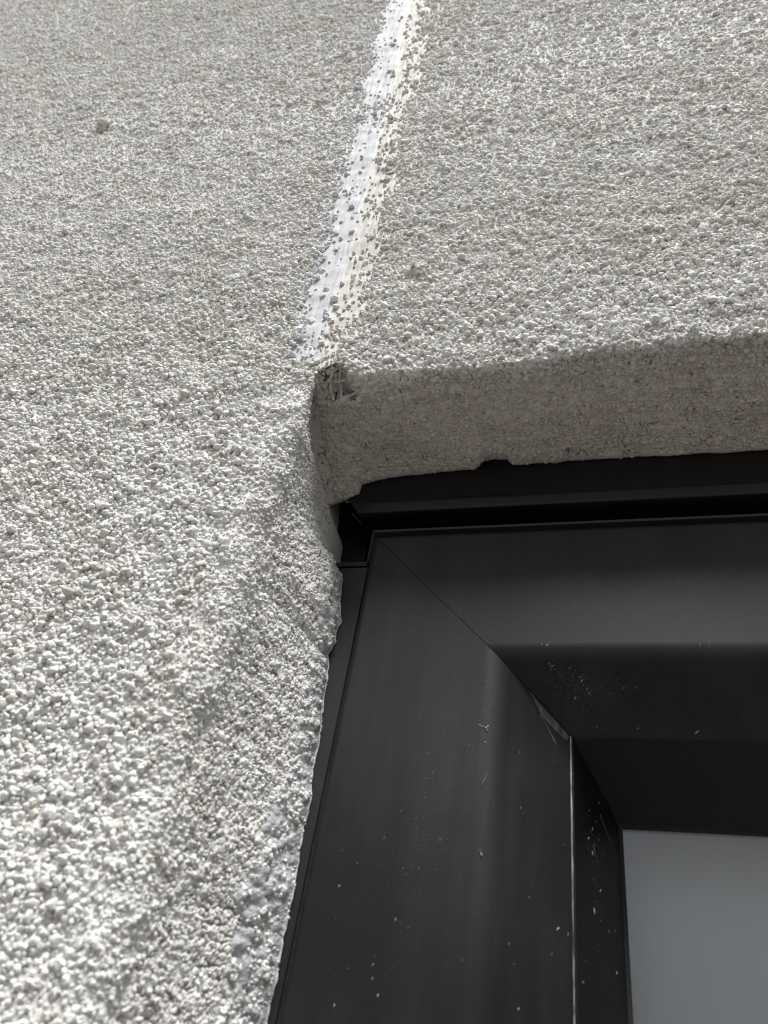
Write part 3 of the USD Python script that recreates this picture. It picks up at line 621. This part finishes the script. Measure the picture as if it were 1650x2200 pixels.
# dusty line between the strip and the sash, and along the top of the rail
dz = np.arange(-330, -66, 1.5)
part(window, 'dust_line', tube(np.stack([21.2 + 0.25 * fbm(np.stack([dz * 0, dz * 0, dz * mm], -1), 300, 2, 5), np.full_like(dz, 58.2), dz], -1) * mm, 0.35 * mm, 5), dust_mat)
dx = np.arange(24, 300, 1.5)
part(window, 'dust_line', tube(np.stack([dx, np.full_like(dx, 56.5), np.full_like(dx, -48.9) + 0.2 * fbm(np.stack([dx * mm, dx * 0, dx * 0], -1), 300, 2, 6)], -1) * mm, 0.35 * mm, 5), dust_mat)
# worn edge of the left stile
wz = np.arange(-340, -133.6, 1.0)
part(window, 'worn_edge', tube(np.stack([104.45 + 0.12 * fbm(np.stack([wz * 0, wz * 0, wz * mm], -1), 400, 2, 5), np.full_like(wz, 70.95), wz], -1) * mm, np.maximum(0.05, 0.20 + 0.35 * fbm(np.stack([wz * 0, wz * 0, wz * mm], -1), 150, 3, 7)) * mm, 6), worn_mat, label='scratched pale metal edge of the left stile')
# pale flecks, scuffs and short scratches on the paint
STILE = [(40.2, -157.9, 2), (57.8, -151.6, 2), (66.6, -152.0, 2), (64.0, -158.5, 2), (58.1, -160.6, 2), (58.1, -167.2, 2), (50.7, -172.2, 3), (56.1, -174.4, 2.5), (58.5, -174.0, 2), (46.5, -181.1, 3), (46.6, -179.8, 2), (32.6, -183.6, 2.5), (64.7, -180.8, 3), (64.1, -180.2, 2), (56.9, -189.5, 2.5), (58.9, -189.8, 2.5), (77.5, -183.4, 2.5), (78.0, -184.5, 5), (34.3, -196.9, 3.5), (53.6, -205.2, 3), (35.0, -206.3, 2), (48.7, -215.7, 2.5), (48.6, -217.9, 4), (49.0, -221.5, 3), (51.2, -225.6, 4), (39.0, -229.2, 4), (74.6, -214.5, 3), (60.0, -158.3, 2), (39.0, -189.6, 3), (46.1, -190.2, 2), (33.4, -186.0, 2), (64.3, -190.0, 2), (66.3, -193.0, 2), (77.4, -141.0, 5), (77.0, -146.8, 4), (71.4, -121.4, 3), (76.1, -122.9, 2.5), (71.6, -148.0, 3)]
LBEVEL = [(0.834, -199.3, 5), (0.913, -173.4, 2.5), (0.503, -193.0, 2.5), (0.383, -166.1, 3), (0.344, -146.8, 3), (0.855, -161.6, 2.5), (0.947, -200.0, 3), (0.764, -206.9, 3), (0.3, -207.6, 3), (0.36, -212.4, 3), (0.42, -223.4, 4)]
TBEVEL = [(0.146, 99.0, 4), (0.17, 105.1, 3.5), (0.334, 109.2, 4), (0.428, 111.0, 3), (0.547, 106.6, 3.5), (0.486, 111.6, 3), (0.23, 129.2, 3), (0.413, 123.5, 3), (0.404, 127.6, 3), (0.149, 134.1, 3), (0.934, 147.1, 4), (0.903, 127.6, 4), (0.12, 98.1, 3), (0.182, 100.0, 3), (0.14, 99.7, 3), (0.205, 104.0, 2.5), (0.287, 108.6, 2.5), (0.381, 109.8, 2.5), (0.522, 111.9, 2), (0.484, 118.8, 2.5), (0.895, 113.7, 2.5), (0.928, 115.6, 2.5)]
LREV = [(0.595, -150, 3.5), (0.558, -180.6, 4), (0.403, -188.6, 7), (0.534, -190.0, 3), (0.711, -191.8, 3), (0.855, -190.2, 3), (0.857, -202.6, 3.5), (0.416, -161.6, 4), (0.313, -166.1, 4), (0.397, -170.2, 5), (0.554, -163.9, 3), (0.403, -178.6, 3), (0.126, -211.3, 3), (0.35, -156, 3), (0.5, -158, 3)]
RAIL = [(97.5, -107.4, 4), (102.3, -107.6, 3), (105.3, -107.4, 3), (95.5, -107.0, 3), (153.0, -107.1, 3), (149.8, -107.7, 2.5), (172.0, -103.1, 3), (125.3, -101.0, 2), (100.2, -93.3, 2.5), (124.6, -96.0, 2)]
PB = np.array([25.0, 18.8]) / math.hypot(25, 18.8); PR = np.array([14.2, 30.0]) / math.hypot(14.2, 30.0)
def surf(which, a, b):
    """Point, normal, and two tangents (sideways, downwards) on a face of the sash; mm."""
    if which == 'face': return np.array([a, 52.2, b]), np.array([0, -1.0, 0]), np.array([1.0, 0, 0]), np.array([0, 0, -1.0])
    if which == 'left_bevel': return np.array([79.3 + 25 * a, 52.2 + 18.8 * a, b]), np.array([PB[1], -PB[0], 0]), np.array([PB[0], PB[1], 0]), np.array([0, 0, -1.0])
    if which == 'head_bevel': return np.array([b, 52.2 + 18.8 * a, -111.5 - 21.7 * a]), np.array([0, -21.7, -18.8]) / math.hypot(21.7, 18.8), np.array([1.0, 0, 0]), np.array([0, 18.8, -21.7]) / math.hypot(21.7, 18.8)
    if which == 'left_reveal': return np.array([105.2 + 13.2 * a + 0.06, 72.0 + 27.88 * a, b]), np.array([PR[1], -PR[0], 0]), np.array([PR[0], PR[1], 0]), np.array([0, 0, -1.0])
fr = np.random.default_rng(5)
def fleck(which, a, b, size, aspect=None, tilt=None):
    p, n, sx, dn = surf(which, a, b)
    asp = fr.uniform(1.2, 3.8) if aspect is None else aspect
    th = fr.normal(-0.35, 0.35) if tilt is None else tilt
    l = math.cos(th) * dn + math.sin(th) * sx; w = np.cross(l, n)
    k = 7; ang = np.arange(k) * 2 * math.pi / k; rr = fr.uniform(0.7, 1.2, k) * size * 0.055
    ring_ = p + n * 0.02 + np.outer(np.cos(ang) * rr * asp, l) + np.outer(np.sin(ang) * rr, w)
    v = np.vstack([ring_, p + n * (0.05 + 0.03 * size)]) * mm
    return v, np.array([[i, (i + 1) % k, k] for i in range(k)])
def many(items):
    vs, fs, c = [], [], 0
    for v, f in items: vs.append(v); fs.append(f + c); c += len(v)
    return np.vstack(vs), np.vstack(fs)
big, fine = [], []
for which, table in (('face', STILE), ('face', RAIL), ('left_bevel', LBEVEL), ('head_bevel', TBEVEL), ('left_reveal', LREV)):
    for a, b, sz in table: (big if sz >= 3.5 else fine).append(fleck(which, a, b, sz, 3.2 if which == 'left_reveal' else None))
for which, a0, b0, sa_, sb_, n_, lo, hi in (('face', 58, -168, 4.5, 13, 260, 0.3, 1.4), ('face', 56, -200, 12, 16, 160, 0.3, 1.3), ('face', 74, -140, 4, 12, 150, 0.3, 1.4), ('head_bevel', 0.22, 103, 0.13, 4.0, 170, 0.4, 1.7), ('head_bevel', 0.45, 110, 0.16, 5, 190, 0.4, 1.7),
                                           ('head_bevel', 0.4, 135, 0.3, 18, 40, 0.4, 1.4), ('left_bevel', 0.5, -180, 0.28, 28, 60, 0.4, 1.4), ('left_reveal', 0.45, -168, 0.13, 9, 60, 0.5, 2.0), ('left_reveal', 0.5, -200, 0.22, 20, 40, 0.5, 1.6), ('face', 110, -90, 40, 14, 50, 0.35, 1.1)):
    for _ in range(n_):
        a, b = fr.normal(a0, sa_), fr.normal(b0, sb_)
        if which == 'face' and (a > 78 and b < -108 or a < 27 or b > -56): continue
        if which != 'face' and not 0.03 < a < 0.97: continue
        if which == 'head_bevel' and b < 82 + 25 * a: continue
        if which in ('left_bevel', 'left_reveal') and b > -118 - 25 * a - (20 if which == 'left_reveal' else 0): continue
        fine.append(fleck(which, a, b, fr.uniform(lo, hi)))
for it in big: part(window, 'paint_fleck', it, fleck_mat)
part(window, 'paint_flecks', many(fine), fleck_faint, kind='stuff', label='fine pale flecks scattered over the dark paint')
def scratch(which, pts, wid):
    P = []; 
    for a, b in pts: p, n, sx, dn = surf(which, a, b); P.append(p + n * 0.01)
    return tube(np.array(P) * mm, wid * mm, 5)
part(window, 'scratch', scratch('left_bevel', [(0.60, -129.6), (0.68, -132.5), (0.76, -136.4), (0.83, -139.5)], 0.10), fleck_faint)
part(window, 'scratch', scratch('face', [(78.2, -157.5), (77.9, -159.5), (77.0, -161.8), (75.9, -163.8)], 0.10), fleck_faint)
part(window, 'scratch', scratch('face', [(74.2, -140.2), (75.6, -140.9), (76.6, -141.2), (77.6, -142.4)], 0.12), fleck_mat)
part(window, 'scratch', scratch('left_reveal', [(0.42, -167.0), (0.46, -169.6), (0.5, -172)], 0.09), fleck_faint)
part(window, 'scratch', scratch('left_reveal', [(0.62, -154.0), (0.72, -157.5), (0.83, -160.5)], 0.07), fleck_faint)
sv = []
for a, b in [(0.44, -121.3), (0.53, -123.6), (0.62, -125.9), (0.80, -129.7), (0.985, -133.9), (0.95, -136.2), (0.86, -134.6), (0.74, -132.4), (0.62, -129.6), (0.55, -126.3)]:
    p, n, sx, dn = surf('left_bevel', a, b); sv.append(p + n * 0.03)
sv = np.array(sv); sv = np.vstack([sv, sv.mean(0)]) * mm
part(window, 'scuff', (sv, np.array([[i, (i + 1) % 10, 10] for i in range(10)])), scuff_mat, label='lighter scuff beside the mitre of the left stile')

# pane, and an added pale panel behind it that gives the grey gradient
part(window, 'pane', box((0.108, 0.1032, -HL + 0.13), (WL - 0.108, 0.1042, -0.138)), pane_mat)
part(window, 'added_backing', box((0.080, 0.130, -HL + 0.1), (WL - 0.080, 0.133, -0.085)), added_backing_mat, label='pale panel added close behind the pane to give it a grey gradient')

stage.GetRootLayer()
